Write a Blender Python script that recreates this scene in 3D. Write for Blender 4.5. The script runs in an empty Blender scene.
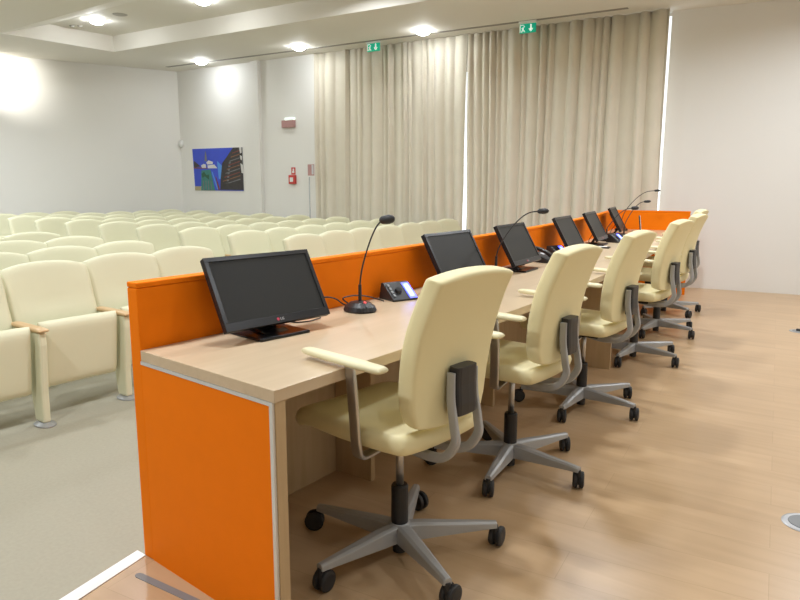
import bpy, bmesh, math, random
from mathutils import Vector, Matrix
random.seed(7)
S = bpy.context.scene
COL = S.collection
R = math.radians

# ------------------------------------------------------------------ camera
FPX = 677.69
PIT, YAW, ROLL = 0.1727, 0.6431, 0.0029
CAM = Vector((1.9817, -1.2213, 1.2989))
F = Vector((-math.sin(YAW)*math.cos(PIT), math.cos(YAW)*math.cos(PIT), -math.sin(PIT)))
RT = Vector((math.cos(YAW), math.sin(YAW), 0))
UP = RT.cross(F)
RT2 = RT*math.cos(ROLL)+UP*math.sin(ROLL)
UP2 = -RT*math.sin(ROLL)+UP*math.cos(ROLL)
cd = bpy.data.cameras.new('camera'); cam = bpy.data.objects.new('camera', cd); COL.objects.link(cam)
cam.matrix_world = Matrix(((RT2.x, UP2.x, -F.x, CAM.x), (RT2.y, UP2.y, -F.y, CAM.y), (RT2.z, UP2.z, -F.z, CAM.z), (0, 0, 0, 1)))
cd.sensor_width = 36.0; cd.lens = 36.0*FPX/800.0; cd.clip_start = 0.05; cd.clip_end = 100
S.camera = cam

# ------------------------------------------------------------------ exposure and light
S.view_settings.view_transform = 'Standard'
S.view_settings.look = 'None'
S.view_settings.gamma = 1.0
S.view_settings.exposure = -1.0
W = bpy.data.worlds.new('world'); S.world = W; W.use_nodes = True
W.node_tree.nodes['Background'].inputs[0].default_value = (0.8, 0.85, 1, 1)
W.node_tree.nodes['Background'].inputs[1].default_value = 0.4
WARM = (0.90, 0.95, 1.0)
CZ = 3.33      # lower ceiling
TZ = 3.57      # tray ceiling
LAMP_W = 66.0
# downlights: (x, y, z, watts factor)
DOWN = [(-8.045, 6.449, CZ, .7), (-5.773, 6.537, CZ, .7), (-3.607, 6.742, CZ, .8),
        (-7.65, 4.37, TZ, 1), (-5.52, 4.59, TZ, 1), (-3.3, 4.75, TZ, 1),
        (-8.6, 2.2, CZ, 2.0), (-6.4, 2.0, CZ, 1.4), (-3.6, 2.2, CZ, .9),
        (-9.0, -.2, CZ, 1.7), (-6.2, -.6, CZ, 1), (-3.0, -.4, CZ, .7),
        (-0.2, 5.0, CZ, 1.2), (-0.3, 2.8, CZ, 1.05), (-0.3, 0.6, CZ, 1.0), (-0.5, -1.5, CZ, 1.7),
        (1.6, 6.4, CZ, 1.1), (2.4, 4.4, CZ, .8), (2.4, 2.0, CZ, .5), (2.4, -0.6, CZ, .35)]

# ------------------------------------------------------------------ materials
def nodes(m):
    m.use_nodes = True
    return m.node_tree.nodes, m.node_tree.links, m.node_tree.nodes['Principled BSDF']
def mat(name, col, rough=.5, metal=0., noise=0., nscale=20., bump=0., bscale=200., spec=.5, sheen=0., emit=None, estr=0.):
    m = bpy.data.materials.new(name); n, l, p = nodes(m)
    p.inputs['Base Color'].default_value = (*col, 1)
    p.inputs['Roughness'].default_value = rough
    p.inputs['Metallic'].default_value = metal
    p.inputs['Specular IOR Level'].default_value = spec
    tc = n.new('ShaderNodeTexCoord')
    nz = n.new('ShaderNodeTexNoise'); nz.inputs['Scale'].default_value = nscale; nz.inputs['Detail'].default_value = 4
    l.new(tc.outputs['Object'], nz.inputs['Vector'])
    mx = n.new('ShaderNodeMix'); mx.data_type = 'RGBA'
    mx.inputs['A'].default_value = (*[c*(1-noise) for c in col], 1)
    mx.inputs['B'].default_value = (*[min(1, c*(1+noise)) for c in col], 1)
    l.new(nz.outputs['Fac'], mx.inputs['Factor']); l.new(mx.outputs['Result'], p.inputs['Base Color'])
    if bump:
        bz = n.new('ShaderNodeTexNoise'); bz.inputs['Scale'].default_value = bscale; bz.inputs['Detail'].default_value = 3
        l.new(tc.outputs['Object'], bz.inputs['Vector'])
        bp = n.new('ShaderNodeBump'); bp.inputs['Strength'].default_value = bump; bp.inputs['Distance'].default_value = .002
        l.new(bz.outputs['Fac'], bp.inputs['Height']); l.new(bp.outputs['Normal'], p.inputs['Normal'])
    if emit:
        p.inputs['Emission Color'].default_value = (*emit, 1); p.inputs['Emission Strength'].default_value = estr
    return m
def wood(name, c1, c2, rough=.4, scale=1., planks=False, axis='X', spec=.5):
    m = bpy.data.materials.new(name); n, l, p = nodes(m)
    tc = n.new('ShaderNodeTexCoord'); mp = n.new('ShaderNodeMapping')
    sc = {'X': (1.2, 14, 14), 'Y': (14, 1.2, 14), 'Z': (14, 14, 1.2)}[axis]
    mp.inputs['Scale'].default_value = [s*scale for s in sc]
    l.new(tc.outputs['Object'], mp.inputs['Vector'])
    nz = n.new('ShaderNodeTexNoise'); nz.inputs['Scale'].default_value = 1.6; nz.inputs['Detail'].default_value = 7; nz.inputs['Distortion'].default_value = .6
    l.new(mp.outputs['Vector'], nz.inputs['Vector'])
    rp = n.new('ShaderNodeValToRGB'); rp.color_ramp.elements[0].position = .3; rp.color_ramp.elements[1].position = .7
    rp.color_ramp.elements[0].color = (*c1, 1); rp.color_ramp.elements[1].color = (*c2, 1)
    l.new(nz.outputs['Fac'], rp.inputs['Fac'])
    out = rp.outputs['Color']
    if planks:
        bk = n.new('ShaderNodeTexBrick'); bk.inputs['Scale'].default_value = 1; bk.inputs['Brick Width'].default_value = 1.25
        bk.inputs['Row Height'].default_value = .19; bk.inputs['Mortar Size'].default_value = .0012; bk.inputs['Mortar Smooth'].default_value = .3
        bk.inputs['Color1'].default_value = (1, 1, 1, 1); bk.inputs['Color2'].default_value = (.93, .92, .90, 1); bk.inputs['Mortar'].default_value = (.80, .76, .70, 1)
        m2 = n.new('ShaderNodeMapping'); m2.inputs['Rotation'].default_value = (0, 0, R(-8))
        l.new(tc.outputs['Object'], m2.inputs['Vector']); l.new(m2.outputs['Vector'], bk.inputs['Vector'])
        mx = n.new('ShaderNodeMix'); mx.data_type = 'RGBA'; mx.blend_type = 'MULTIPLY'; mx.inputs['Factor'].default_value = 1
        l.new(out, mx.inputs['A']); l.new(bk.outputs['Color'], mx.inputs['B']); out = mx.outputs['Result']
    l.new(out, p.inputs['Base Color'])
    p.inputs['Roughness'].default_value = rough; p.inputs['Specular IOR Level'].default_value = spec
    return m
M = {}
M['wall'] = mat('wall_paint', (.81, .80, .765), .6, noise=.015, nscale=1.5)
M['ceil'] = mat('ceiling_paint', (.80, .77, .70), .7, noise=.01, nscale=1.)
M['floor'] = wood('stage_laminate', (.53, .355, .20), (.60, .415, .245), .30, .7, True)
M['carpet'] = mat('audience_floor_covering', (.365, .34, .26), .75, noise=.10, nscale=60, bump=.2, bscale=300)
M['white_trim'] = mat('white_nosing', (.82, .82, .80), .35)
M['grey_strip'] = mat('grey_strip', (.23, .24, .25), .5)
M['curtain'] = mat('curtain_cloth', (.74, .69, .575), .9, noise=.05, nscale=6, bump=.3, bscale=400, spec=.1)
M['orange'] = mat('orange_fabric', (.90, .205, .004), .7, noise=.04, nscale=14, bump=.25, bscale=500, spec=.1)
M['desk'] = wood('beech_top', (.585, .45, .295), (.645, .505, .345), .30, 1., axis='Y')
M['deskside'] = wood('beech_side', (.50, .35, .19), (.58, .42, .24), .45, 1., axis='Z')
M['alu'] = mat('aluminium', (.72, .72, .71), .35, .4)
M['cream'] = mat('cream_leatherette', (.85, .765, .455), .5, noise=.02, nscale=8, bump=.12, bscale=350, spec=.35)
M['pad'] = mat('cream_armrest_plastic', (.82, .76, .50), .4)
M['grey'] = mat('grey_cast_metal', (.42, .425, .43), .4, .25)
M['chrome'] = mat('satin_steel', (.55, .54, .52), .28, .9)
M['black'] = mat('black_plastic', (.018, .018, .02), .42)
M['blackgloss'] = mat('gloss_black_plastic', (.012, .012, .014), .28, spec=.35)
M['rubber'] = mat('caster_rubber', (.02, .02, .022), .55)
M['screen'] = mat('matt_screen', (.022, .022, .021), .42, spec=.22)
M['seat'] = mat('seat_leatherette', (.74, .725, .52), .5, noise=.015, nscale=8, bump=.1, bscale=300, spec=.35)
M['seatwood'] = wood('armrest_beech', (.60, .40, .20), (.68, .47, .26), .4, 2.)
M['foot'] = mat('foot_metal', (.45, .46, .48), .35, .6)
M['lamp'] = mat('lamp_glow', (1, 1, 1), .5, emit=(.93, .97, 1), estr=200)
M['ring'] = mat('lamp_ring', (.85, .85, .83), .4)
M['daylight'] = mat('window_daylight', (.9, .95, 1), .5, emit=(.88, .94, 1), estr=2.2)
M['blue'] = mat('blue_display', (.1, .1, .9), .4, emit=(.10, .12, 1.0), estr=6)
M['bluewhite'] = mat('lit_display', (.5, .6, 1), .4, emit=(.30, .55, 1.0), estr=5)
M['green'] = mat('exit_green', (0, .35, .2), .5, emit=(.0, .42, .27), estr=.8)
M['signwhite'] = mat('exit_white', (.9, .95, .9), .5, emit=(.75, 1, .9), estr=1.2)
M['red'] = mat('red_plastic', (.55, .05, .04), .45)
M['redled'] = mat('red_lamp', (.6, .02, .02), .4, emit=(1, .05, .03), estr=.6)
M['white'] = mat('white_plastic', (.82, .82, .80), .45)
M['dark'] = mat('dark_slot', (.30, .28, .25), .7)
M['redgrey'] = mat('faded_red_print', (.45, .25, .24), .5)
M['logored'] = mat('logo_red', (.55, .03, .08), .4)
M['logogrey'] = mat('logo_grey', (.6, .6, .62), .4)
M['vent'] = mat('vent_grey', (.42, .40, .36), .6)

# ------------------------------------------------------------------ helpers
def tag(o, label=None, cat=None, group=None, kind=None):
    if label: o['label'] = label
    if cat: o['category'] = cat
    if group: o['group'] = group
    if kind: o['kind'] = kind
    return o
def empty(name, loc, rz=0, **k):
    o = bpy.data.objects.new(name, None); COL.objects.link(o); o.location = loc; o.rotation_euler = (0, 0, rz); o.empty_display_size = .1
    return tag(o, **k)
def obj(name, bm, m, parent=None, smooth=False, bevel=0, **k):
    bmesh.ops.recalc_face_normals(bm, faces=bm.faces)
    me = bpy.data.meshes.new(name); bm.to_mesh(me); bm.free()
    ms = m if isinstance(m, (list, tuple)) else [m]
    for x in ms: me.materials.append(M[x])
    if smooth:
        for p in me.polygons: p.use_smooth = True
    o = bpy.data.objects.new(name, me); COL.objects.link(o)
    if parent: o.parent = parent
    if bevel:
        b = o.modifiers.new('bevel', 'BEVEL'); b.width = bevel; b.segments = 2; b.limit_method = 'ANGLE'; b.angle_limit = R(35)
    return tag(o, **k)
def copy_tree(o, parent=None):
    c = o.copy(); COL.objects.link(c); c.parent = parent
    for ch in list(o.children): copy_tree(ch, c)
    return c
def box(bm, x0, x1, y0, y1, z0, z1, mi=0, mtx=None):
    v = [bm.verts.new((x, y, z)) for z in (z0, z1) for y in (y0, y1) for x in (x0, x1)]
    if mtx:
        for q in v: q.co = mtx @ q.co
    for f in ((0, 1, 3, 2), (4, 5, 7, 6), (0, 1, 5, 4), (2, 3, 7, 6), (0, 2, 6, 4), (1, 3, 7, 5)):
        fc = bm.faces.new([v[i] for i in f]); fc.material_index = mi
    return v
def prism(bm, pts, z0, z1, mi=0, mtx=None):
    a = [bm.verts.new((p[0], p[1], z0)) for p in pts]; b = [bm.verts.new((p[0], p[1], z1)) for p in pts]
    if mtx:
        for q in a+b: q.co = mtx @ q.co
    n = len(pts)
    fs = [bm.faces.new(a[::-1]), bm.faces.new(b)]
    for i in range(n): fs.append(bm.faces.new((a[i], a[(i+1) % n], b[(i+1) % n], b[i])))
    for f in fs: f.material_index = mi
def lathe(bm, prof, n=24, c=(0, 0), mtx=None, mi=0):
    """prof: list of (r, z)"""
    rings = []
    for r, z in prof:
        if r < 1e-6: rings.append([bm.verts.new((c[0], c[1], z))])
        else: rings.append([bm.verts.new((c[0]+r*math.cos(2*math.pi*i/n), c[1]+r*math.sin(2*math.pi*i/n), z)) for i in range(n)])
    if mtx:
        for q in rings:
            for v in q: v.co = mtx @ v.co
    for a, b in zip(rings, rings[1:]):
        for i in range(n):
            j = (i+1) % n
            vs = [a[i % len(a)], a[j % len(a)], b[j % len(b)], b[i % len(b)]]
            vs2 = []
            for v in vs:
                if v not in vs2: vs2.append(v)
            if len(vs2) > 2: bm.faces.new(vs2).material_index = mi
    for q in (rings[0], rings[-1]):
        if len(q) > 2: bm.faces.new(q).material_index = mi
def smoothpath(pts, sub=6):
    P = [Vector(p) for p in pts]; out = []
    for i in range(len(P)-1):
        p0 = P[max(i-1, 0)]; p1 = P[i]; p2 = P[i+1]; p3 = P[min(i+2, len(P)-1)]
        for k in range(sub):
            t = k/sub
            out.append(.5*((2*p1)+(-p0+p2)*t+(2*p0-5*p1+4*p2-p3)*t*t+(-p0+3*p1-3*p2+p3)*t**3))
    out.append(P[-1]); return out
def sweep(bm, pts, w, h=None, side=None, n=10, taper=None):
    """round tube radius w, or flat bar w (along side) x h"""
    rings = []
    for i, p in enumerate(pts):
        t = (pts[min(i+1, len(pts)-1)]-pts[max(i-1, 0)]).normalized()
        s = Vector(side) if side else (Vector((0, 0, 1)).cross(t) if abs(t.z) < .95 else Vector((0, 1, 0)))
        s = (s-t*s.dot(t)).normalized(); u = t.cross(s)
        k = taper(i/(len(pts)-1)) if taper else 1
        if h is None: ring = [p+(s*math.cos(2*math.pi*j/n)+u*math.sin(2*math.pi*j/n))*w*k for j in range(n)]
        else:
            ring = []
            for j in range(16):
                a = 2*math.pi*j/16+.001; ca, sa = math.cos(a), math.sin(a)
                e = .45
                ring.append(p+s*(w/2*k*math.copysign(abs(ca)**e, ca))+u*(h/2*math.copysign(abs(sa)**e, sa)))
        rings.append([bm.verts.new(q) for q in ring])
    for a, b in zip(rings, rings[1:]):
        m_ = len(a)
        for j in range(m_): bm.faces.new((a[j], a[(j+1) % m_], b[(j+1) % m_], b[j]))
    bm.faces.new(rings[0]); bm.faces.new(rings[-1][::-1])
def padgrid(bm, mid, nrm, thick, nu=18, nv=22, pu=9, pv=9, fr=1., bk=1., extra=None):
    """closed cushion: mid(u,v)->Vector for u,v in [-1,1]; nrm unit Vector or fn; thick half thickness"""
    def g(k, n):  # cluster samples to the edge
        t = -1+2*k/n; return math.copysign(1-(1-abs(t))**2.4, t)
    top = []; bot = []
    for j in range(nv+1):
        v = g(j, nv); ra = []; rb = []
        for i in range(nu+1):
            u = g(i, nu)
            f = (max(0, 1-abs(u)**pu)*max(0, 1-abs(v)**pv))**.5
            m_ = mid(u, v); nn = nrm(u, v) if callable(nrm) else nrm
            e = extra(u, v) if extra else 0
            edge = (i in (0, nu)) or (j in (0, nv))
            a = bm.verts.new(m_+nn*(thick*f*fr+e*f)); ra.append(a)
            rb.append(a if edge else bm.verts.new(m_-nn*(thick*f*bk)))
        top.append(ra); bot.append(rb)
    for j in range(nv):
        for i in range(nu):
            bm.faces.new((top[j][i], top[j][i+1], top[j+1][i+1], top[j+1][i]))
            bm.faces.new((bot[j][i], bot[j+1][i], bot[j+1][i+1], bot[j][i+1]))

KA = .0187
def arc(off, y, z=0):
    s = -2*KA*y; q = math.hypot(1, s)
    return Vector((-KA*y*y+off/q, y-off*s/q, z))
def arot(y): return math.atan(2*KA*y)
def arcbox(bm, o0, o1, z0, z1, y0, y1, n=28, skew=0):
    rings = []
    for i in range(n+1):
        y = y0+(y1-y0)*i/n
        k = skew if i == 0 else 0
        rings.append([bm.verts.new(arc(o, y-k*o, z)) for o, z in ((o0, z0), (o1, z0), (o1, z1), (o0, z1))])
    for a, b in zip(rings, rings[1:]):
        for j in range(4): bm.faces.new((a[j], a[(j+1) % 4], b[(j+1) % 4], b[j]))
    bm.faces.new(rings[0]); bm.faces.new(rings[-1][::-1])

# ------------------------------------------------------------------ room shell
AF = -.15     # audience floor
DL = 6.84     # desk length
RW0 = Vector((-.575, 7.63)); RWD = Vector((1.192, .2)).normalized()
RWN = Vector((-RWD.y, RWD.x))
CU0 = Vector((-.633, 7.47)); CUD = Vector((-1, -.065)).normalized(); CUN = Vector((.065, -1)).normalized()   # CUN towards the room
def cup(x, d=0, z=0):
    """point on the curtain line at world x, d metres towards the room"""
    t = (x-CU0.x)/CUD.x; p = CU0+CUD*t+CUN*d; return Vector((p.x, p.y, z))
# stage floor
bm = bmesh.new()
pts = [arc(-.05, y) for y in [i*.4 for i in range(0, 18)]]+[arc(-.05, 7.2)]
poly = [(-.048, 0)]+[(p.x, p.y) for p in pts[1:]]+[(-1.0, 8.3), (4.2, 8.8), (4.2, -4.2), (1.9, -4.2), (.06, -.46)]
prism(bm, poly, -.15, 0)
obj('floor', bm, 'floor', kind='structure')
bm = bmesh.new(); box(bm, -14, 1.5, -4.2, 8.6, AF-.05, AF)
obj('floor_audience', bm, 'carpet', kind='structure')
# white nosing at the stage edge
bm = bmesh.new(); prism(bm, [(-.048, -.0), (-.10, -.0), (.0, -.47), (1.84, -4.22), (1.9, -4.2), (.055, -.46)], -.15, .003)
obj('trim_1', bm, 'white_trim', kind='structure')
bm = bmesh.new()
pp = [(.03, -.083)]+[(.03-.012*math.sin(a), -.083+.012*math.cos(a)) for a in (R(10), R(60), R(90), R(120), R(170))]
pp = [(.045+.0*0, -.071), (.033, -.075), (.028, -.084), (.033, -.093), (.045, -.097), (1.3, .02), (1.3, .046)]
prism(bm, pp, 0, .002)
obj('trim_2', bm, 'grey_strip', kind='structure')
# back wall (behind the curtain), with windows behind the curtain gaps
def wallbox(name, p, q, n, z0, z1, t=.12, m='wall'):
    bm = bmesh.new(); prism(bm, [(p.x, p.y), (q.x, q.y), (q.x+n.x*t, q.y+n.y*t), (p.x+n.x*t, p.y+n.y*t)], z0, z1)
    return obj(name, bm, m, kind='structure')
c0 = cup(-9.37, 0).to_2d(); ce = cup(-6.0, 0).to_2d()
wallbox('wall_back', c0, cup(-6.03, 0).to_2d(), -CUN, AF, 3.7)
# recessed stretch behind the curtains
wb = -.24
a1 = cup(-6.03, wb).to_2d(); a2 = cup(-.42, wb).to_2d()
wallbox('wall_back_window', a1, a2, -CUN, AF, 3.7)
for i, (x0, x1, z0, z1) in enumerate([(-5.4, -3.6, .9, 2.9), (-3.42, -2.0, -.1, 2.9), (-1.7, -.50, -.1, 3.32)]):
    bm = bmesh.new(); p, q = cup(x0, wb+.004), cup(x1, wb+.004)
    prism(bm, [(p.x, p.y), (q.x, q.y), (q.x+CUN.x*.02, q.y+CUN.y*.02), (p.x+CUN.x*.02, p.y+CUN.y*.02)], z0, z1)
    w = obj('window_%d' % (i+1), bm, 'daylight', kind='structure')
    bm = bmesh.new()
    for (u0, u1, v0, v1) in ((x0, x0+.04, z0, z1), (x1-.04, x1, z0, z1), (x0, x1, z1-.04, z1), (x0, x1, z0, z0+.04)):
        if i == 2 and u0 > -.7: continue
        p, q = cup(u0, wb+.02), cup(u1, wb+.02)
        prism(bm, [(p.x, p.y), (q.x, q.y), (q.x+CUN.x*.03, q.y+CUN.y*.03), (p.x+CUN.x*.03, p.y+CUN.y*.03)], v0, v1)
    obj('window_frame', bm, 'white', parent=w)
# right wall
r1 = RW0+RWD*1.57
wallbox('wall_right', RW0, r1, RWN, -.15, 3.7, .14)
rd2 = Vector((math.cos(R(6)), math.sin(R(6))))
r2 = r1+rd2*2.9
wallbox('wall_right_panel', r1, r2, Vector((-rd2.y, rd2.x)), -.15, 3.7, .14)
# left wall
LD = Vector((-.32, -.95)).normalized()
wallbox('wall_left', c0, c0+LD*11.8, Vector((LD.y, -LD.x)), AF-.05, 3.7)
# remaining walls behind and beside the photographer
p = r2; wallbox('wall_side', Vector((p.x, p.y)), Vector((p.x, -4.2)), Vector((1, 0)), -.2, 3.7)
q = c0+LD*11.8
wallbox('wall_front', Vector((p.x+.1, -4.2)), Vector((q.x-.1, -4.2)), Vector((0, -1)), -.2, 3.7)
# ceiling with a raised tray
tray = [(-8.49, 5.11), (-3.05, 5.48), (-1.3, 5.6), (-1.3, -1.8), (-8.45, -1.8), (-8.45, 3.2)]
outer = [(-14, -4.4), (4.4, -4.4), (4.4, 9), (-14, 9)]
bm = bmesh.new()
# lower ceiling as a ring: quads between outer rectangle and the tray
o = [(-14, 9), (4.4, 9), (4.4, -4.4), (-14, -4.4)]
t4 = [(-8.49, 5.11), (-1.3, 5.6), (-1.3, 3.4), (-8.47, 3.4)]
for i in range(4):
    j = (i+1) % 4
    prism(bm, [o[i], o[j], t4[j], t4[i]], CZ, TZ)
v = [bm.verts.new(p) for p in ((-8.47, 3.4, CZ), (-1.3, 3.4, CZ), (-1.3, 4.1, TZ), (-8.47, 4.1, TZ), (-8.47, 3.4, TZ), (-1.3, 3.4, TZ))]
for f in ((0, 1, 2, 3), (0, 4, 5, 1), (3, 2, 5, 4), (0, 3, 4), (1, 5, 2)): bm.faces.new([v[i] for i in f])
obj('ceiling', bm, 'ceil', kind='structure')
bm = bmesh.new(); box(bm, -14, 4.4, -4.4, 9, TZ, TZ+.1)
obj('ceiling_tray', bm, 'ceil', kind='structure')
# slot diffuser beside the curtain
bm = bmesh.new(); a = Vector((-9.06, 6.475)); b = Vector((-.957, 7.177)); n = Vector((-(b-a).y, (b-a).x)).normalized()*.035
prism(bm, [tuple(a-n), tuple(b-n), tuple(b+n), tuple(a+n)], CZ-.004, CZ)
obj('trim_3', bm, 'dark', kind='structure')
# pilaster on the back wall
bm = bmesh.new(); a = cup(-7.39, .0); b = cup(-7.22, .0); c = cup(-7.22, .07); d = cup(-7.39, .07)
prism(bm, [tuple(a.xy), tuple(b.xy), tuple(c.xy), tuple(d.xy)], AF, CZ)
obj('trim_4', bm, 'wall', kind='structure')

# ------------------------------------------------------------------ curtains
def curtain(name, x0, x1, d0, label, seed, tilt=0., ph=0.):
    rnd = random.Random(seed)
    root = None
    z0, z1 = AF+.03, CZ-.003
    n = int(abs(x1-x0)/.012); nz = 10
    fr = []; x = 0; L = abs(x1-x0)
    # irregular fold phase
    folds = []; s = 0
    while s < L+.3:
        wdt = rnd.choice([.07, .10, .13, .17, .20]); folds.append((s, wdt, rnd.uniform(.022, .06))); s += wdt
    def off(sx, zz):
        for (s0, w0, am) in folds:
            if s0 <= sx < s0+w0:
                t = (sx-s0)/w0
                b = math.sin(math.pi*t)
                return am*(b**.75)*2-.05+.020*math.sin(sx*7+.25*zz)+.010*math.sin(sx*23)
        return 0
    bm = bmesh.new(); f_ = []; b_ = []
    for j in range(nz+1):
        z = z0+(z1-z0)*j/nz; ra = []; rb = []
        for i in range(n+1):
            sx = L*i/n
            wob = .02*math.sin(z*.9+sx*2.1+ph)
            xe = x0+(x1-x0)*i/n
            if tilt and i > n*.9: xe += tilt*(1-j/nz)**2*((i/n-.9)/.1)
            o_ = d0+off(sx+wob, z)*(.75+.25*(1-j/nz))
            ra.append(bm.verts.new(cup(xe, o_, z))); rb.append(bm.verts.new(cup(xe, o_-.006, z)))
        f_.append(ra); b_.append(rb)
    for j in range(nz):
        for i in range(n):
            bm.faces.new((f_[j][i], f_[j][i+1], f_[j+1][i+1], f_[j+1][i]))
            bm.faces.new((b_[j][i], b_[j+1][i], b_[j+1][i+1], b_[j][i+1]))
    for j in range(nz):
        for i in (0, n): bm.faces.new((f_[j][i], f_[j+1][i], b_[j+1][i], b_[j][i]))
    for i in range(n):
        for j in (0, nz): bm.faces.new((f_[j][i], b_[j][i], b_[j][i+1], f_[j][i+1]))
    return obj(name, bm, 'curtain', smooth=True, label=label, cat='curtain')
curtain('curtain', -6.02, -3.23, .0, 'long beige pleated curtain behind the audience seats, left of the narrow daylight gap', 3, tilt=-.07)
curtain('curtain', -.560, -3.225, .0, 'long beige pleated curtain behind the desk, reaching to the bright strip by the white wall', 5, ph=2.)

# ------------------------------------------------------------------ downlights
SEEN = ['ceiling downlight in front of the poster wall, smallest of the row by the curtain',
        'ceiling downlight near the left end of the curtain, middle of the row along the slot',
        'ceiling downlight above the curtain, largest of the row along the slot',
        'bright round downlight in the raised ceiling above the audience seats, left one',
        'round downlight in the raised ceiling cut by the top edge of the photo']
for i, (x, y, z, k) in enumerate(DOWN):
    if i < 5:
        t = empty('ceiling_downlight', (x, y, z), label=SEEN[i], cat='ceiling light')
        bm = bmesh.new(); lathe(bm, [(.125, -.006), (.125, 0), (.098, 0), (.10, -.008)], 28); obj('trim_ring', bm, 'ring', t)
        bm = bmesh.new(); lathe(bm, [(0, -.062), (.04, -.058), (.075, -.042), (.095, -.020), (.098, -.0085), (.098, 0), (0, 0)], 28); obj('lamp_dome', bm, 'lamp', t, smooth=True)
        continue
    ld = bpy.data.lights.new('downlight', 'AREA'); ld.shape = 'DISK'; ld.size = .24; ld.energy = LAMP_W*k; ld.color = WARM; ld.spread = R(165)
    lo = bpy.data.objects.new('downlight_source', ld); COL.objects.link(lo); lo.location = (x, y, z-.02)
# spotlight that burns out a patch of the left wall
WS = Vector((-9.75, 3.55, CZ))
wt = empty('ceiling_spotlight', WS, label='ceiling spotlight washing the left wall beside the raised ceiling', cat='ceiling light')
bm = bmesh.new(); lathe(bm, [(.05, -.02), (.05, 0), (0, 0)], 20); obj('base_plate', bm, 'white', wt)
bm = bmesh.new(); lathe(bm, [(0, -.12), (.04, -.12), (.045, -.05), (.03, -.02), (0, -.02)], 20); obj('lamp_head', bm, 'white', wt)
ld = bpy.data.lights.new('wall_spot', 'SPOT'); ld.energy = 260; ld.color = (1, .97, .9); ld.spot_size = R(75); ld.spot_blend = .9; ld.shadow_soft_size = .05
lo = bpy.data.objects.new('wall_spot_source', ld); COL.objects.link(lo); lo.location = WS+Vector((0, 0, -.16))
lo.rotation_euler = (Vector((-10.28, 4.15, 3.0))-lo.location).to_track_quat('-Z', 'Y').to_euler()

# ------------------------------------------------------------------ desk
TH = .036; DW = .674; TOPZ = .75
desk = empty('conference_desk', (0, 0, 0), label='long curved conference desk with orange screen and beech worktop on the stage', cat='desk')
bm = bmesh.new(); arcbox(bm, .0, DW, TOPZ-TH, TOPZ, 0, DL, skew=.049); obj('worktop', bm, 'desk', desk, bevel=.002)
bm = bmesh.new(); arcbox(bm, -.055, 0, 0, .955, 0, DL); fp = obj('front_screen', bm, 'orange', desk, bevel=.004, label='orange fabric front screen')
bm = bmesh.new(); arcbox(bm, -.0555, .0005, .9558, .974, -.0005, DL); obj('top_piping', bm, 'orange', fp, bevel=.004)
bm = bmesh.new(); arcbox(bm, .0, .018, .0, TOPZ-TH, .04, DL-.05); obj('modesty_panel', bm, 'deskside', desk)
# near end panel: orange facing, aluminium trim, beech board
bm = bmesh.new(); box(bm, .018, DW-.004, .006, .042, 0, TOPZ-TH); ep = obj('end_panel', bm, 'deskside', desk, bevel=.001); ep.rotation_euler = (0, 0, -math.atan(.049))
bm = bmesh.new(); box(bm, .0, DW-.022, .0, .0058, 0, TOPZ-TH-.012); obj('orange_facing', bm, 'orange', ep, label='orange facing of the near end panel')
bm = bmesh.new(); box(bm, .0, DW-.008, -.002, .0058, TOPZ-TH-.0115, TOPZ-TH-.0005); box(bm, DW-.0215, DW-.008, -.002, .0058, 0, TOPZ-TH-.0118)
obj('edge_trim', bm, 'alu', ep, label='aluminium edge trim')
for yy, d0 in ((.95, .22), (2.15, .22), (3.30, .60), (4.35, .22), (5.5, .22)):
    th = arot(yy); p = arc(0, yy)
    bm = bmesh.new(); box(bm, .019, d0, -.014, .014, 0, TOPZ-TH-.001)
    e = obj('support_panel', bm, 'deskside', desk, bevel=.001); e.location = p; e.rotation_euler = (0, 0, th)
# far end: orange return screen
p = arc(0, DL); th = arot(DL)
bm = bmesh.new(); box(bm, -.05, .85, 0, .05, 0, .953); e = obj('return_screen', bm, 'orange', desk, bevel=.004, label='orange fabric return screen'); e.location = p; e.rotation_euler = (0, 0, th)
bm = bmesh.new(); box(bm, -.051, .852, -.001, .051, .9538, .974); e2 = obj('top_piping', bm, 'orange', e, bevel=.004)

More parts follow.
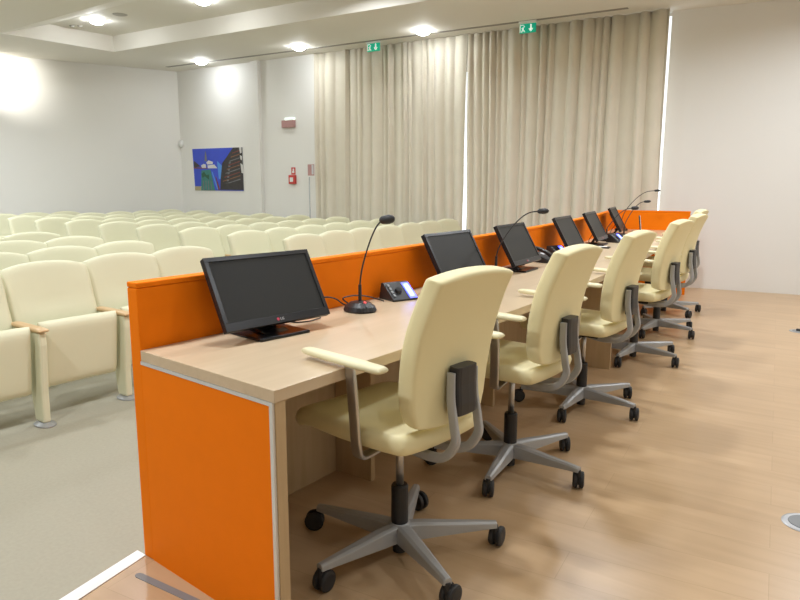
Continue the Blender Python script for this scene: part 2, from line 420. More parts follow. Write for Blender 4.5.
# ------------------------------------------------------------------ task chair
def make_chair(base_ang):
    t = empty('task_chair', (0, 0, 0))
    # star base ------------------------------------------------
    bm = bmesh.new(); lathe(bm, [(0, .055), (.036, .055), (.042, .07), (.042, .105), (.034, .122), (0, .122)], 24)
    base = obj('star_base', bm, 'grey', t, smooth=False, bevel=.002)
    base.rotation_euler = (0, 0, base_ang)
    for k in range(5):
        a = 2*math.pi*k/5
        bm = bmesh.new()
        secs = [(.025, .056, .058, .120), (.09, .054, .062, .118), (.20, .046, .070, .110), (.30, .036, .076, .104), (.350, .032, .078, .100)]
        rings = []
        for x, w, z0, z1 in secs:
            rings.append([bm.verts.new(v) for v in ((x, -w/2, z0), (x, w/2, z0), (x, w/2*.9, z1-.006), (x, w/2*.45, z1), (x, -w/2*.45, z1), (x, -w/2*.9, z1-.006))])
        for r_, s_ in zip(rings, rings[1:]):
            for j in range(6): bm.faces.new((r_[j], r_[(j+1) % 6], s_[(j+1) % 6], s_[j]))
        bm.faces.new(rings[0]); bm.faces.new(rings[-1][::-1])
        lg = obj('leg', bm, 'grey', base, bevel=.002); lg.rotation_euler = (0, 0, a)
        # caster: twin wheels, hood and stem
        bm = bmesh.new(); ca = random.uniform(0, 6.28)
        mt = Matrix.Translation((.347, 0, 0)) @ Matrix.Rotation(ca, 4, 'Z') @ Matrix.Translation((.018, 0, .036))
        for sy in (-1, 1):
            m2 = mt @ Matrix.Translation((0, sy*.0135, 0)) @ Matrix.Rotation(R(90), 4, 'X')
            lathe(bm, [(0, -.011), (.024, -.011), (.034, -.008), (.036, -.004), (.036, .004), (.034, .008), (.024, .011), (0, .011)], 20, mtx=m2)
        m3 = mt @ Matrix.Rotation(R(90), 4, 'X')
        lathe(bm, [(0, -.007), (.023, -.007), (.023, .007), (0, .007)], 16, mtx=m3)
        lathe(bm, [(0, .03), (.010, .03), (.010, .085), (0, .085)], 12, mtx=Matrix.Translation((.347, 0, 0)))
        c = obj('caster', bm, 'rubber', base, bevel=.0015); c.rotation_euler = (0, 0, a)
    # gas lift -------------------------------------------------
    bm = bmesh.new(); lathe(bm, [(0, .012), (.025, .012), (.026, .056), (.030, .122), (.030, .255), (.026, .262), (0, .262)], 24)
    gl = obj('gas_lift', bm, 'black', t)
    bm = bmesh.new(); lathe(bm, [(0, .262), (.014, .262), (.014, .43), (0, .44)], 20); obj('piston', bm, 'chrome', gl, smooth=True)
    # mechanism under the seat ---------------------------------
    bm = bmesh.new(); box(bm, -.11, .10, -.07, .07, .430, .467); obj('tilt_mechanism', bm, 'black', t, bevel=.006)
    # seat -----------------------------------------------------
    def mid(u, v):
        x = .055+.262*v; hw = .235*(1-.06*v*v)*(1-.05*max(0, -v))
        z = .502-.030*max(0, v-.6)**1.4*3.0+.008*u*u-.006*(1-v)*.5
        # superellipse outline
        k = 1-.05*abs(v)**8
        xx = .055+.262*v*(1-.05*abs(u)**5)
        return Vector((xx, hw*u*k, z))
    bm = bmesh.new(); padgrid(bm, mid, Vector((0, 0, 1)), .035, nu=22, nv=24, pu=24, pv=26); obj('seat', bm, 'cream', t, smooth=True)
    # backrest -------------------------------------------------
    def prof(v):   # side profile: v -1 bottom .. 1 top
        s = (v+1)/2
        z = .545+.500*s
        x = -.200+.03*s-.135*s*s
        return x, z
    def midb(u, v):
        x, z = prof(v); s = (v+1)/2
        hw = .179+.015*math.sin(math.pi*min(1, s*1.1))+.010*s
        if s < .12: hw *= .93+.07*(s/.12)
        topdrop = .020*abs(u)**2.2*max(0, (s-.6)/.4)
        botrise = .018*abs(u)**3*max(0, (.2-s)/.2)
        return Vector((x+.012*u*u, hw*u, z-topdrop+botrise))
    bm = bmesh.new(); padgrid(bm, midb, Vector((.985, 0, .17)), .033, nu=22, nv=34, pu=60, pv=90); obj('backrest', bm, 'cream', t, smooth=True)
    # twin grey uprights and black plate ----------------------
    for sy in (-1, 1):
        pts = smoothpath([(-.05, sy*.050, .442), (-.14, sy*.052, .430), (-.232, sy*.056, .442), (-.282, sy*.060, .50), (-.278, sy*.062, .56), (-.264, sy*.060, .64), (-.262, sy*.058, .725)], 7)
        bm = bmesh.new(); sweep(bm, pts, .026, .030, side=(0, 1, 0), taper=lambda q: 1.25-.95*q); obj('back_upright', bm, 'grey', t, smooth=True)
    bm = bmesh.new()
    pts = [Vector((-.264, 0, .585)), Vector((-.266, 0, .62)), Vector((-.262, 0, .68)), Vector((-.264, 0, .74))]
    sweep(bm, pts, .104, .044, side=(0, 1, 0)); obj('back_plate', bm, 'black', t, smooth=False, bevel=.002, label='black lumbar plate')
    # arms -----------------------------------------------------
    for sy in (-1, 1):
        pts = smoothpath([(.0, sy*.08, .430), (-.02, sy*.17, .432), (-.045, sy*.24, .450), (-.062, sy*.270, .50), (-.072, sy*.288, .60), (-.073, sy*.298, .70), (-.068, sy*.300, .757)], 7)
        bm = bmesh.new(); sweep(bm, pts, .040, .014, side=(1, 0, 0)); am = obj('arm_support', bm, 'chrome', t, smooth=True)
        bm = bmesh.new()
        def midp(u, v):
            w = .026-.006*v if v > -.6 else .026
            return Vector((-.035+.172*v, sy*.300+w*u*(1-.25*abs(v)**6), .772+.003*v))
        padgrid(bm, midp, Vector((0, 0, 1)), .0105, nu=10, nv=18, pu=6, pv=30); obj('armrest', bm, 'pad', am, smooth=True)
    # height lever
    bm = bmesh.new(); sweep(bm, smoothpath([(.05, -.05, .43), (.06, -.15, .425), (.062, -.20, .415)], 4), .005); obj('height_lever', bm, 'black', t)
    return t
CH = [(.652, .555, 175, -28), (.612, 1.455, 179, -5), (.535, 2.49, 179, -13), (.415, 3.79, 178, -17), (.28, 4.81, 180, -20), (.06, 5.82, 182, -35)]
CL = ['cream swivel chair nearest the camera, in front of the first monitor',
      'second cream swivel chair along the desk, just behind the nearest one',
      'third cream swivel chair along the desk, beside the beech support panel',
      'fourth cream swivel chair along the desk, its seat half hidden by the third chair',
      'fifth cream swivel chair along the desk, mostly hidden behind the fourth',
      'farthest cream swivel chair, at the orange return screen by the white wall']
proto = make_chair(0)
for i, (x, y, a, b) in enumerate(CH):
    c = proto if i == 0 else copy_tree(proto)
    c.location = (x, y, 0); c.rotation_euler = (0, 0, R(a))
    for ch in c.children:
        if ch.name.startswith('star_base'): ch.rotation_euler = (0, 0, R(b-a))
    tag(c, CL[i], 'chair', 'cream swivel chairs along the desk')

# ------------------------------------------------------------------ monitors
def text_mesh(s, size):
    cu = bpy.data.curves.new('t', 'FONT'); cu.body = s; cu.size = size; cu.extrude = .0003; cu.align_x = 'LEFT'; cu.resolution_u = 2
    o = bpy.data.objects.new('t', cu); COL.objects.link(o); bpy.context.view_layer.update()
    me = bpy.data.meshes.new_from_object(o.evaluated_get(bpy.context.evaluated_depsgraph_get()))
    bpy.data.objects.remove(o); bm = bmesh.new(); bm.from_mesh(me); return bm
MW, MH = .456, .273
def make_monitor():
    """local: screen faces +X, base on z=0"""
    t = empty('computer_monitor', (0, 0, 0))
    tilt = R(-29)
    H = Matrix.Translation((.07, 0, .050)) @ Matrix.Rotation(tilt, 4, 'Y')     # local panel frame: z up the screen, x outwards
    def fin(o): o.matrix_local = H; return o
    bm = bmesh.new(); box(bm, -.022, -.004, -MW/2, MW/2, 0, MH); box(bm, -.04, -.0225, -.14, .14, .05, .22)
    hs = fin(obj('housing', bm, 'blackgloss', t, bevel=.003))
    bm = bmesh.new()
    b = .016; bb = .03
    box(bm, -.004, .003, -MW/2, MW/2, 0, bb); box(bm, -.004, .003, -MW/2, MW/2, MH-b, MH)
    box(bm, -.004, .003, -MW/2, -MW/2+b, bb, MH-b); box(bm, -.004, .003, MW/2-b, MW/2, bb, MH-b)
    bz = obj('bezel', bm, 'blackgloss', hs, bevel=.001)
    bm = bmesh.new(); box(bm, -.0035, -.001, -MW/2+b, MW/2-b, bb, MH-b); obj('screen', bm, 'screen', hs)
    # small maker's mark: red roundel and two pale letters
    bm = bmesh.new(); lathe(bm, [(0, 0), (.0058, 0), (.0058, .0006), (0, .0006)], 20, mtx=Matrix.Translation((.003, -.012, .015)) @ Matrix.Rotation(R(90), 4, 'Y'))
    obj('logo_roundel', bm, 'logored', bz)
    bm = text_mesh('LG', .014)
    lg = obj('logo_lettering', bm, 'logogrey', bz); lg.matrix_local = Matrix.Translation((.0035, -.003, .010)) @ Matrix(((0, 0, 1, 0), (1, 0, 0, 0), (0, 1, 0, 0), (0, 0, 0, 1)))
    # neck and foot
    bm = bmesh.new(); prism(bm, [(-.035, .016), (-.02, .016), (.03, .075), (.015, .10)], -.04, .04, mtx=Matrix(((1, 0, 0, 0), (0, 0, 1, 0), (0, 1, 0, 0), (0, 0, 0, 1))))
    obj('neck', bm, 'black', t, bevel=.003)
    bm = bmesh.new(); box(bm, -.10, .095, -.11, .11, 0, .011); prism(bm, [(-.06, .011), (.05, .011), (.02, .020), (-.045, .020)], -.055, .055, mtx=Matrix(((1, 0, 0, 0), (0, 0, 1, 0), (0, 1, 0, 0), (0, 0, 0, 1))))
    obj('stand_foot', bm, 'blackgloss', t, bevel=.004)
    bm = bmesh.new(); sweep(bm, smoothpath([(-.03, .05, .10), (-.07, .09, .04), (-.085, .16, .006), (-.05, .22, .005), (-.07, .30, .005)], 6), .0028, n=6); obj('cable', bm, 'black', t)
    return t
mon = make_monitor()
ML = ['black flat monitor nearest the camera, tilted back on the desk end',
      'second black monitor along the desk, behind the first chair backrest',
      'third black monitor along the desk, with the telephone beside it',
      'fourth black monitor along the desk, above the second chair',
      'fifth black monitor along the desk, with a small microphone stem before it',
      'sixth and farthest black monitor facing the chairs, by the orange return screen']
MPOS = [(.434, -7), (1.798, -3), (2.63, 0), (3.73, 0), (4.646, 0), (5.918, 0)]   # distance along the desk, extra turn
for i, (y, rz) in enumerate(MPOS):
    o = mon if i == 0 else copy_tree(mon)
    p = arc(.15, y, TOPZ); o.location = p; o.rotation_euler = (0, 0, arot(y)+R(rz))
    tag(o, ML[i], 'monitor', 'monitors along the desk')

# ------------------------------------------------------------------ gooseneck microphones
def mic(base, head, label, bulk=1., lean=.5):
    t = empty('gooseneck_microphone', base, label=label, cat='microphone', group='gooseneck microphones on the desk')
    h = Vector(head)-Vector(base)
    bm = bmesh.new(); lathe(bm, [(0, 0), (.062, 0), (.066, .007), (.060, .023), (.038, .040), (.016, .045), (0, .045)], 28)
    b_ = obj('microphone_base', bm, 'black', t, smooth=False)
    for v in b_.data.vertices: v.co.x *= 1.15
    bm = bmesh.new(); lathe(bm, [(0, .0), (.008, 0), (.008, .004), (0, .004)], 14, mtx=Matrix.Translation((.036, -.010, .0395)) @ Matrix.Rotation(R(38), 4, 'Y')); obj('talk_button', bm, 'redled', b_)
    d = Vector((h.x, h.y, 0))
    pts = smoothpath([(0, 0, .03), (0, 0, .11), (d*.10)+Vector((0, 0, h.z*.50)), (d*.38)+Vector((0, 0, h.z*.80)), (d*.66)+Vector((0, 0, h.z*.965)), h*1.0], 8)
    bm = bmesh.new(); sweep(bm, pts[:-3], .0036, n=8); g = obj('gooseneck', bm, 'black', t, smooth=True)
    bm = bmesh.new(); lathe(bm, [(0, .03), (.008, .03), (.007, .115), (0, .115)], 14); obj('stem_collar', bm, 'black', t)
    dr = (pts[-1]-pts[-4]).normalized()
    q = dr.to_track_quat('Z', 'Y').to_matrix().to_4x4()
    bm = bmesh.new(); r = .0165*bulk
    lathe(bm, [(0, -.036), (r*.55, -.034), (r*.85, -.025), (r, -.005), (r, .008), (r*.8, .022), (r*.4, .030), (0, .032)], 20, mtx=Matrix.Translation(pts[-1]-dr*.015) @ q)
    obj('foam_windscreen', bm, 'rubber', t, smooth=True)
    return t
def micpos(y, off=.15): return arc(off, y, TOPZ)
mic((.124, .971, TOPZ), (.262, 1.010, 1.147), 'black gooseneck microphone between the first monitor and the blue-lit unit', 1.15)
mic(micpos(2.33, .13), (.333, 2.347, 1.139), 'black gooseneck microphone bending across the front of the third monitor', 1.)
mic(micpos(5.079, .17), (-.060, 5.159, 1.066), 'black gooseneck microphone standing between the fifth and sixth monitors, lowest of the far heads', 1.1)
mic(micpos(5.50, .27), (-.075, 5.56, 1.118), 'black gooseneck microphone close to the sixth monitor, middle one of the far heads', .8)
mic(micpos(6.6, .12), (-.326, 6.721, 1.21), 'farthest black gooseneck microphone, reaching highest before the white wall', .8)

# ------------------------------------------------------------------ blue-lit discussion units
def unit(y, off, label):
    t = empty('discussion_unit', arc(off, y, TOPZ), arot(y)-R(22), label=label, cat='control unit', group='blue-lit control units on the desk')
    A = Matrix(((1, 0, 0, 0), (0, 0, 1, 0), (0, 1, 0, 0), (0, 0, 0, 1)))
    bm = bmesh.new(); prism(bm, [(.052, 0), (.058, .006), (-.020, .062), (-.036, .062), (-.050, 0)], -.058, .058, mtx=A)
    b = obj('unit_body', bm, 'black', t, bevel=.003)
    s = Vector((-.078, 0, .056)).normalized(); nn = Vector((.056, 0, .078)).normalized()
    Q = Matrix(((s.x, 0, nn.x, .019), (0, 1, 0, 0), (s.z, 0, nn.z, .034), (0, 0, 0, 1)))
    bm = bmesh.new(); box(bm, -.044, .040, .022, .055, .0008, .0022, mtx=Q); f = obj('display_frame', bm, 'blue', b)
    bm = bmesh.new(); box(bm, -.034, .030, .029, .046, .0025, .0035, mtx=Q); obj('display', bm, 'bluewhite', f, label='lit display')
    bm = bmesh.new(); lathe(bm, [(0, 0), (.015, 0), (.012, .008), (0, .008)], 18, mtx=Q @ Matrix.Translation((0, -.012, .001))); obj('dial', bm, 'blackgloss', b)
    bm = bmesh.new()
    for k in range(4):
        box(bm, -.030+.018*k, -.018+.018*k, -.048, -.038, .001, .004, mtx=Q)
    obj('key', bm, 'grey_strip', b)
    t.scale = (1.2, 1.2, 1.25)
    return t
unit(1.312, .10, 'small wedge-shaped black unit with blue display between the first two monitors')
unit(3.548, .11, 'small black unit with blue display just behind the telephone')
unit(4.985, .27, 'small black unit glowing blue between the fifth and sixth monitors')

# ------------------------------------------------------------------ telephone
y = 3.153
ph = empty('desk_telephone', arc(.15, y, TOPZ), arot(y)-R(10), label='black desk telephone beside the third monitor', cat='telephone')
A = Matrix(((1, 0, 0, 0), (0, 0, 1, 0), (0, 1, 0, 0), (0, 0, 0, 1)))
bm = bmesh.new(); prism(bm, [(.095, 0), (.095, .015), (-.07, .065), (-.09, .06), (-.09, 0)], -.085, .085, mtx=A); b = obj('phone_body', bm, 'black', ph, bevel=.005)
bm = bmesh.new(); sweep(bm, smoothpath([(-.075, -.058, .085), (-.05, -.058, .098), (.03, -.058, .076), (.085, -.058, .043)], 6), .040, .024, side=(0, 1, 0)); obj('handset', bm, 'blackgloss', ph)
s = Vector((-.165, 0, .05)).normalized(); nn = Vector((.05, 0, .165)).normalized()
Q = Matrix(((s.x, 0, nn.x, .012), (0, 1, 0, .025), (s.z, 0, nn.z, .040), (0, 0, 0, 1)))
bm = bmesh.new()
for i in range(4):
    for j in range(3): box(bm, -.06+.02*i, -.046+.02*i, -.03+.024*j, -.013+.024*j, .0005, .004, mtx=Q)
k = obj('keypad', bm, 'grey_strip', b)
bm = bmesh.new(); box(bm, .03, .06, -.03, .035, .0005, .002, mtx=Q); obj('phone_display', bm, 'logogrey', b)

# small items further down the desk
y = 4.362
t = empty('card_reader', arc(.28, y, TOPZ), arot(y), label='small black and white device lying on the desk before the fifth monitor', cat='device')
bm = bmesh.new(); box(bm, -.05, .05, -.04, .04, 0, .012); b = obj('reader_body', bm, 'black', t, bevel=.002)
bm = bmesh.new(); box(bm, -.04, .03, -.032, .032, .0122, .014); obj('card', bm, 'white', b)
# edge-on display at the far end
p = Vector((-.415, 6.459, TOPZ))
va = R(107.3)
t = empty('tablet_stand', p, va-R(90), label='thin upright screen seen edge-on before the orange return screen', cat='screen')
bm = bmesh.new(); box(bm, -.012, .0, -.11, .11, .012, .185, mtx=Matrix.Rotation(R(-7), 4, 'Y')); b = obj('screen_back', bm, 'black', t, bevel=.002)
bm = bmesh.new(); box(bm, .0003, .005, -.11, .11, .012, .185, mtx=Matrix.Rotation(R(-7), 4, 'Y')); obj('screen_front', bm, 'logogrey', b, bevel=.001)
bm = bmesh.new(); box(bm, -.10, .07, -.07, .07, 0, .012); obj('stand_foot', bm, 'black', t, bevel=.002)

# loose cables
def cable(pts, label):
    bm = bmesh.new(); P_ = pts
    sweep(bm, smoothpath(P_, 8), .0032, n=6)
    tag(obj('desk_cable', bm, 'black', smooth=True), label, 'cable')
cable([(.03, 1.007, .765), (.03, .967, .793), (.03, .994, .80), (.03, 1.055, .797), (.03, 1.124, .785), (.03, 1.182, .768), (.064, 1.214, .7535)], 'black cable looping behind the nearest microphone to the blue-lit unit')
cable([(.05, .984, .762), (.03, .967, .771), (.03, .922, .799), (.03, .866, .815), (.03, .799, .816)], 'short black cable between the nearest monitor and the nearest microphone')

# ------------------------------------------------------------------ audience seats
SP = .555; FZ = AF
def make_seat():
    t = empty('auditorium_seat', (0, 0, 0))
    def mid(u, v):
        s = (v+1)/2; z = .40+.53*s; x = -.0-.0*s
        x = .02-.16*(s-.5)
        hw = .266+.006*s
        drop = .045*abs(u)**2.3*max(0, (s-.72)/.28)**1.0
        return Vector((x-.085+.02*u*u, hw*u, z-drop))
    def ex(u, v):
        s = (v+1)/2
        g = -.016*math.exp(-((s-.50+.03*(1-u*u))/.028)**2)*max(0, 1-(abs(u)/.42)**4)+.012*math.exp(-((s-.33)/.16)**2)
        return g
    bm = bmesh.new(); padgrid(bm, mid, Vector((.957, 0, .29)), .045, nu=18, nv=30, pu=16, pv=16, extra=ex); obj('backrest', bm, 'seat', t, smooth=True)
    # folded-up squab
    def mids(u, v):
        s = (v+1)/2; z = .19+.42*s
        return Vector((.215+.055*s+.01*u*u, .238*u, z))
    bm = bmesh.new(); padgrid(bm, mids, Vector((.99, 0, -.1)), .055, nu=16, nv=18, pu=14, pv=10); obj('seat_cushion', bm, 'seat', t, smooth=True)
    return t
def side_panel(parent, sy):
    bm = bmesh.new()
    # outline in x-z: wide at the top, tapering to the foot
    out = [(.315, 0.02), (.205, .02), (.185, .15), (.150, .30), (.06, .46), (.02, .575), (.345, .575), (.350, .50), (.335, .35), (.320, .20)]
    A2 = Matrix(((1, 0, 0, 0), (0, 0, 1, 0), (0, 1, 0, 0), (0, 0, 0, 1)))
    prism(bm, out, sy*SP/2-.022, sy*SP/2+.022, mtx=A2)
    s = obj('side_panel', bm, 'seat', parent, bevel=.012)
    bm = bmesh.new(); padgrid(bm, lambda u, v: Vector((.175+.195*v, sy*SP/2+.029*u, .588)), Vector((0, 0, 1)), .013, nu=8, nv=12, pu=8, pv=12); obj('armrest', bm, 'seatwood', s, smooth=True, label='beech armrest')
    bm = bmesh.new(); lathe(bm, [(0, 0), (.085, 0), (.085, .008), (.045, .022), (0, .022)], 20, mtx=Matrix.Translation((.275, sy*SP/2, 0)) @ Matrix.Diagonal((1, .62, 1, 1))); obj('foot_plate', bm, 'foot', s, bevel=.002, label='grey metal foot plate')
    return s
seatA = make_seat(); side_panel(seatA, 1)
seatB = make_seat(); side_panel(seatB, 1); side_panel(seatB, -1)       # first seat of a row carries both panels
ORD = ['first', 'second', 'third', 'fourth', 'fifth', 'sixth', 'seventh', 'eighth', 'ninth', 'tenth']
ROW = ['front row', 'second row', 'third row', 'fourth row', 'fifth row', 'sixth row', 'seventh row', 'eighth row', 'ninth row']
usedA = usedB = False
SROT = math.atan(.13)
def place(kind, x, y, label, group):
    global usedA, usedB
    if kind == 'A': o = copy_tree(seatA) if usedA else seatA; usedA = True
    else: o = copy_tree(seatB) if usedB else seatB; usedB = True
    o.location = (x, y, FZ)
    if 'left of' in label: o.scale = (1, .585/SP, 1)
    tag(o, label, 'seat', group)
RP = .84
cs, sn = math.cos(SROT), math.sin(SROT)
for r in range(9):
    x0 = -2.30-RP*r
    def at(ypos): return x0-.13*ypos
    # right-hand block, seats counted from the aisle
    n = 7
    for k in range(n):
        yy = 3.38+SP*cs*(k+.5)
        xx = at(yy); wy = 7.47+(xx+.633)*.065; wx = -9.37+(yy-6.9)*.337
        if yy+.33 > wy+(.02 if r == 0 else -.03) or xx-.30 < wx: continue
        place('B' if k == 0 else 'A', at(yy), yy, 'cream tip-up seat right of the aisle, %s, %s seat from the aisle' % (ROW[r], ORD[k]), 'auditorium seats right of the aisle')
    nl = [5, 4, 3, 2][r] if r < 4 else 0
    for k in range(nl):
        yy = 2.37-.585*(k+.5)
        place('B' if k == nl-1 else 'A', at(yy), yy, 'cream tip-up seat left of the aisle, %s, %s seat from the aisle' % (ROW[r], ORD[k]), 'auditorium seats left of the aisle')

# ------------------------------------------------------------------ things on the back wall
def wallroot(name, x, z, d, **k):
    """thing hung on the back wall at world x and height z"""
    n3 = Vector((CUN.x, CUN.y, 0)); p = cup(x, d, z)
    o = bpy.data.objects.new(name, None); COL.objects.link(o); o.empty_display_size = .1
    # local x along the wall to the right, y out of the wall, z up
    xx = Vector((-CUD.x, -CUD.y, 0)); yy = Vector((-n3.x, -n3.y, 0))
    o.rotation_euler = (0, 0, math.atan2(xx.y, xx.x)); o.location = p
    return tag(o, **k)
# local frame: x right, y INTO the wall, z up (so -y faces the room)
t = wallroot('wall_poster', -8.369, 1.513, .012, label='printed photo poster of a blue sky and buildings on the wall', cat='poster')
M['pblue'] = mat('poster_sky', (.04, .08, .60), .4, noise=.25, nscale=3)
M['plblue'] = mat('poster_light_sky', (.09, .30, .75), .4)
M['pgrn'] = mat('poster_green', (.04, .20, .18), .4, noise=.3, nscale=12)
M['pdk'] = mat('poster_dark', (.04, .035, .035), .4, noise=.5, nscale=15)
M['pred'] = mat('poster_red', (.20, .05, .04), .4, noise=.5, nscale=15)
M['pwht'] = mat('poster_white', (.7, .7, .68), .4, noise=.2, nscale=12)
M['pbrn'] = mat('poster_brown', (.22, .10, .05), .4, noise=.5, nscale=15)
M['pgry'] = mat('poster_grey', (.16, .17, .18), .4, noise=.4, nscale=12)
M['pdgr'] = mat('poster_dark_green', (.02, .10, .05), .4)
M['ptan'] = mat('poster_tan', (.40, .34, .20), .4)
PWD, PHT = 1.33, .77
bm = bmesh.new(); box(bm, -PWD/2, PWD/2, 0, .010, -PHT/2, PHT/2); pb = obj('poster_sheet', bm, 'white', t)
def poly(pts, m, lay, name):
    bm = bmesh.new()
    A3 = Matrix(((1, 0, 0, 0), (0, 0, 1, 0), (0, 1, 0, 0), (0, 0, 0, 1)))
    P_ = [((p[0]-.5)*PWD, (.5-p[1])*PHT) for p in pts]
    prism(bm, P_, -.0008*lay-.0005, -.0008*lay, mtx=A3)
    return obj(name, bm, m, pb)
# coordinates 0..1 right, 0..1 down
poly([(0, 0), (1, 0), (1, 1), (.17, 1), (.17, .90), (.02, .90)], 'pblue', 1, 'printed_sky')
poly([(.50, .30), (.62, .45), (.60, .72), (.52, .72)], 'plblue', 2, 'printed_haze')
poly([(.82, 0), (1, 0), (1, .98), (.54, .98), (.56, .70), (.60, .35), (.70, .2)], 'pdk', 3, 'printed_building')
for k in range(9):
    y0 = .06+.082*k; sl = .13
    xl = .80-.028*k
    poly([(.945, y0), (.945, y0+.022), (xl, y0+.022+sl*(.945-xl)*3), (xl, y0+sl*(.945-xl)*3)], ['pred', 'pbrn', 'pgry'][k % 3], 4, 'printed_balcony')
    if k > 2: poly([(.76-.01*k, y0+.03), (.80-.01*k, y0+.022), (.80-.01*k, y0+.055), (.76-.01*k, y0+.062)], 'pgry', 5, 'printed_window')
poly([(.94, .0), (.985, 0), (.985, .12), (.955, .14)], 'pwht', 5, 'printed_sunlit_wall')
poly([(.95, .18), (.99, .2), (.985, .30), (.96, .27)], 'pwht', 5, 'printed_sunlit_wall')
poly([(.955, .36), (1, .40), (1, .60), (.97, .58)], 'pwht', 5, 'printed_sunlit_wall')
poly([(.56, .86), (.70, .82), (.98, .84), (1, .98), (.54, .98)], 'pdk', 6, 'printed_hedge')
poly([(.245, .30), (.262, .09), (.275, .06), (.285, .12), (.30, .30)], 'pgry', 4, 'printed_tower')
poly([(.17, .40), (.23, .36), (.27, .38), (.27, .46), (.19, .46)], 'pwht', 5, 'printed_white_house')
poly([(.28, .33), (.33, .28), (.42, .32), (.41, .37), (.30, .38)], 'pwht', 5, 'printed_white_house')
poly([(.30, .40), (.44, .38), (.50, .47), (.31, .47)], 'pwht', 5, 'printed_white_house')
poly([(.02, .28), (.10, .36), (.16, .42), (.02, .45)], 'pdk', 4, 'printed_trees')
poly([(.02, .44), (.30, .455), (.30, .48), (.02, .47)], 'pred', 4, 'printed_red_roof')
poly([(.17, .52), (.36, .50), (.44, 1), (.15, 1)], 'pgrn', 4, 'printed_green_panel')
poly([(.17, .60), (.23, .55), (.27, .63), (.33, .62), (.32, .74), (.28, .70), (.24, .66), (.19, .70)], 'pdgr', 5, 'printed_palm')
for k in range(4): poly([(.20+.05*k, .76), (.215+.05*k, .76), (.21+.055*k, 1), (.19+.055*k, 1)], 'pgry', 5, 'printed_column')
poly([(.45, .66), (.47, .68), (.54, .98), (.50, .98)], 'pred', 4, 'printed_pink_stroke')
poly([(.38, .55), (.40, .55), (.50, .96), (.48, .98)], 'plblue', 4, 'printed_blue_stroke')
poly([(.02, .90), (.15, .90), (.15, 1), (.02, 1)], 'ptan', 4, 'printed_tan_corner')
# small caption strip under the poster
t = wallroot('alarm_lamp_box', -6.583, 2.279, .0, label='small red alarm sign with white top high on the wall', cat='alarm sign')
bm = bmesh.new(); box(bm, -.14, .14, -.05, 0, -.085, .035); b = obj('sign_body', bm, 'redgrey', t, bevel=.004)
bm = bmesh.new(); box(bm, -.06, .13, -.055, 0, .036, .075); obj('lamp_cover', bm, 'signwhite', t, bevel=.006)
t = wallroot('fire_call_point', -6.524, 1.332, .0, label='red fire call point with white centre on the wall', cat='call point')
bm = bmesh.new(); box(bm, -.07, .07, -.05, 0, -.075, .075); b = obj('call_box', bm, 'red', t, bevel=.005)
bm = bmesh.new(); box(bm, -.035, .035, -.056, -.0505, -.04, .035); obj('break_glass', bm, 'white', b)
t = wallroot('fire_sign', -6.519, 1.475, .0, label='small red pictogram sign above the fire call point', cat='sign')
bm = bmesh.new(); box(bm, -.045, .045, -.006, 0, -.06, .06); b = obj('sign_plate', bm, 'red', t)
bm = bmesh.new(); box(bm, -.025, .025, -.008, -.0062, -.035, .0); box(bm, -.012, .02, -.008, -.0062, -.0, .04); obj('pictogram', bm, 'white', b)
# notice on a pole
n3 = Vector((CUN.x, CUN.y, 0)); p = cup(-5.982, .22, 1.484)
t = empty('notice_stand', (p.x, p.y, AF), math.atan2(-CUD.y, -CUD.x), label='slim pole stand with small red and grey notice beside the curtain', cat='sign stand')
bm = bmesh.new(); lathe(bm, [(0, 0), (.10, 0), (.10, .01), (.02, .02), (0, .02)], 20); obj('stand_base', bm, 'black', t)
bm = bmesh.new(); lathe(bm, [(0, .02), (.010, .02), (.010, 1.52), (0, 1.52)], 12); obj('pole', bm, 'grey', t, smooth=True)
hz = p.z-AF
bm = bmesh.new(); box(bm, -.01, .12, -.025, -.012, hz-.09, hz+.09); b = obj('notice_board', bm, 'redgrey', t, bevel=.002)
bm = bmesh.new(); box(bm, .075, .115, -.028, -.0255, hz-.07, hz+.08); obj('notice_print', bm, 'logogrey', b)
# sensor on the left wall near the corner
LN = Vector((LD.y*-1, LD.x, 0)); LN = Vector((-LD.y, LD.x, 0))
p = Vector((-9.375, 6.902, 2.0))
t = empty('motion_sensor', p+Vector((.05, -.02, 0)), 0, label='small white motion sensor in the corner of the room', cat='sensor')
bm = bmesh.new(); lathe(bm, [(0, -.07), (.03, -.06), (.045, -.02), (.045, .05), (.03, .07), (0, .07)], 16); obj('sensor_body', bm, 'white', t, smooth=True)

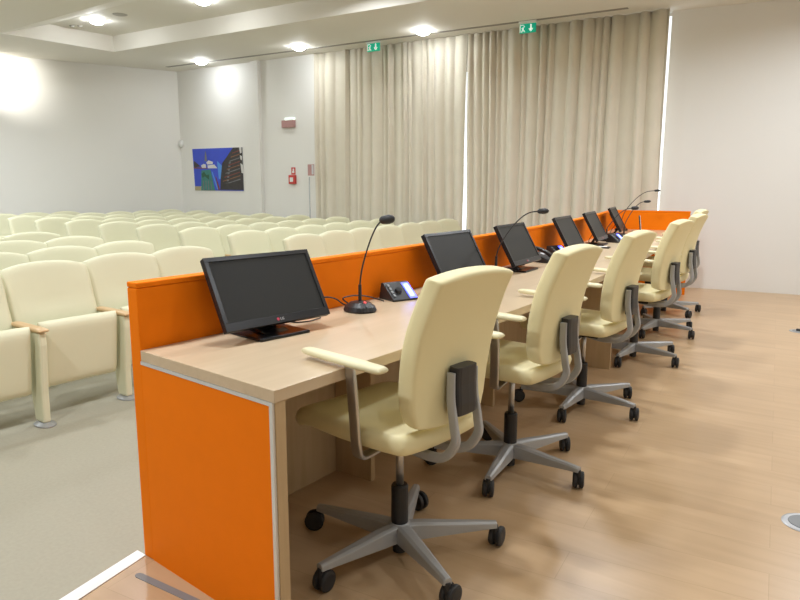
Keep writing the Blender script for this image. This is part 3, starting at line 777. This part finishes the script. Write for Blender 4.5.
# exit signs under the ceiling in front of the curtain
def exit_sign(x, z, label):
    n3 = Vector((CUN.x, CUN.y, 0)); p = cup(x, .30, z)
    t = empty('exit_sign', p, math.atan2(-CUD.y, -CUD.x), label=label, cat='exit sign', group='green exit signs')
    w = .108; h = .056
    bm = bmesh.new(); box(bm, -w, w, -.012, .012, -h, h); b = obj('sign_panel', bm, 'green', t, bevel=.002)
    bm = bmesh.new(); box(bm, -w-.01, w+.01, -.03, .03, h+.001, max(h+.03, CZ-p.z)); obj('sign_housing', bm, 'white', t, bevel=.003)
    A3 = Matrix(((1, 0, 0, 0), (0, 0, 1, 0), (0, 1, 0, 0), (0, 0, 0, 1)))
    bm = bmesh.new()
    def pl(pts): prism(bm, pts, -.0145, -.0125, mtx=A3)
    # door and running figure
    x0 = -w*.62
    pl([(x0-.038, -.045), (x0-.030, -.045), (x0-.030, .045), (x0-.038, .045)])
    pl([(x0-.030, .038), (x0+.012, .038), (x0+.012, .045), (x0-.030, .045)])
    pl([(x0+.004, .012), (x0+.020, .016), (x0+.012, -.012), (x0-.004, -.014)])
    pl([(x0+.016, .020), (x0+.028, .020), (x0+.028, .032), (x0+.016, .032)])
    pl([(x0-.004, -.014), (x0+.008, -.014), (x0-.006, -.044), (x0-.020, -.044)])
    pl([(x0+.008, -.012), (x0+.026, -.026), (x0+.034, -.044), (x0+.024, -.044), (x0+.014, -.028), (x0+.002, -.018)])
    pl([(x0-.016, .002), (x0+.004, .012), (x0+.004, .004), (x0-.012, -.006)])
    # arrow pointing down
    xa = w*.42
    pl([(xa-.009, .045), (xa+.009, .045), (xa+.009, -.005), (xa-.009, -.005)])
    pl([(xa-.032, -.006), (xa+.032, -.006), (xa, -.045)])
    obj('pictogram', bm, 'signwhite', b, label='white running figure and arrow')
exit_sign(-4.631, 3.246, 'small green exit sign hanging above the left half of the curtain')
exit_sign(-2.217, 3.238, 'green exit sign with downward arrow above the right half of the curtain')

# ceiling details
p = Vector((-7.081, 4.387, TZ))
t = empty('ceiling_speaker', p, label='small round grey ceiling grille beside the left raised-ceiling lamp', cat='ceiling grille')
bm = bmesh.new(); lathe(bm, [(0, -.006), (.09, -.006), (.10, 0), (0, 0)], 24); obj('grille', bm, 'vent', t)
for (px, py, l) in ((-8.284, 4.34, 'tiny ceiling sensor left of the left raised-ceiling lamp, the left one of two'), (-8.187, 4.41, 'tiny ceiling sensor left of the left raised-ceiling lamp, the right one of two')):
    p = Vector((px, py, TZ))
    t = empty('ceiling_sensor', p, label=l, cat='ceiling sensor')
    bm = bmesh.new(); lathe(bm, [(0, -.02), (.03, -.02), (.04, 0), (0, 0)], 16); obj('sensor_dome', bm, 'vent', t)

# ------------------------------------------------------------------ floor boxes
for (px, py, l) in ((1.781, 1.669, 'round grey floor socket cover on the stage at the lower right edge'), (1.298, 5.613, 'round grey floor socket cover far along the stage by the right edge')):
    p = Vector((px, py, 0))
    t = empty('floor_socket', p, label=l, cat='floor socket', group='round floor socket covers')
    bm = bmesh.new(); lathe(bm, [(0, 0), (.085, 0), (.085, .002), (.078, .004), (0, .004)], 32); b = obj('cover_ring', bm, 'foot', t)
    bm = bmesh.new(); lathe(bm, [(0, .0041), (.062, .0041), (.060, .007), (0, .007)], 28); obj('cover_lid', bm, 'grey_strip', b)
    if py > 5:
        bm = bmesh.new(); box(bm, -.03, .05, -.02, .02, .0072, .022); obj('plug', bm, 'black', b, bevel=.003)
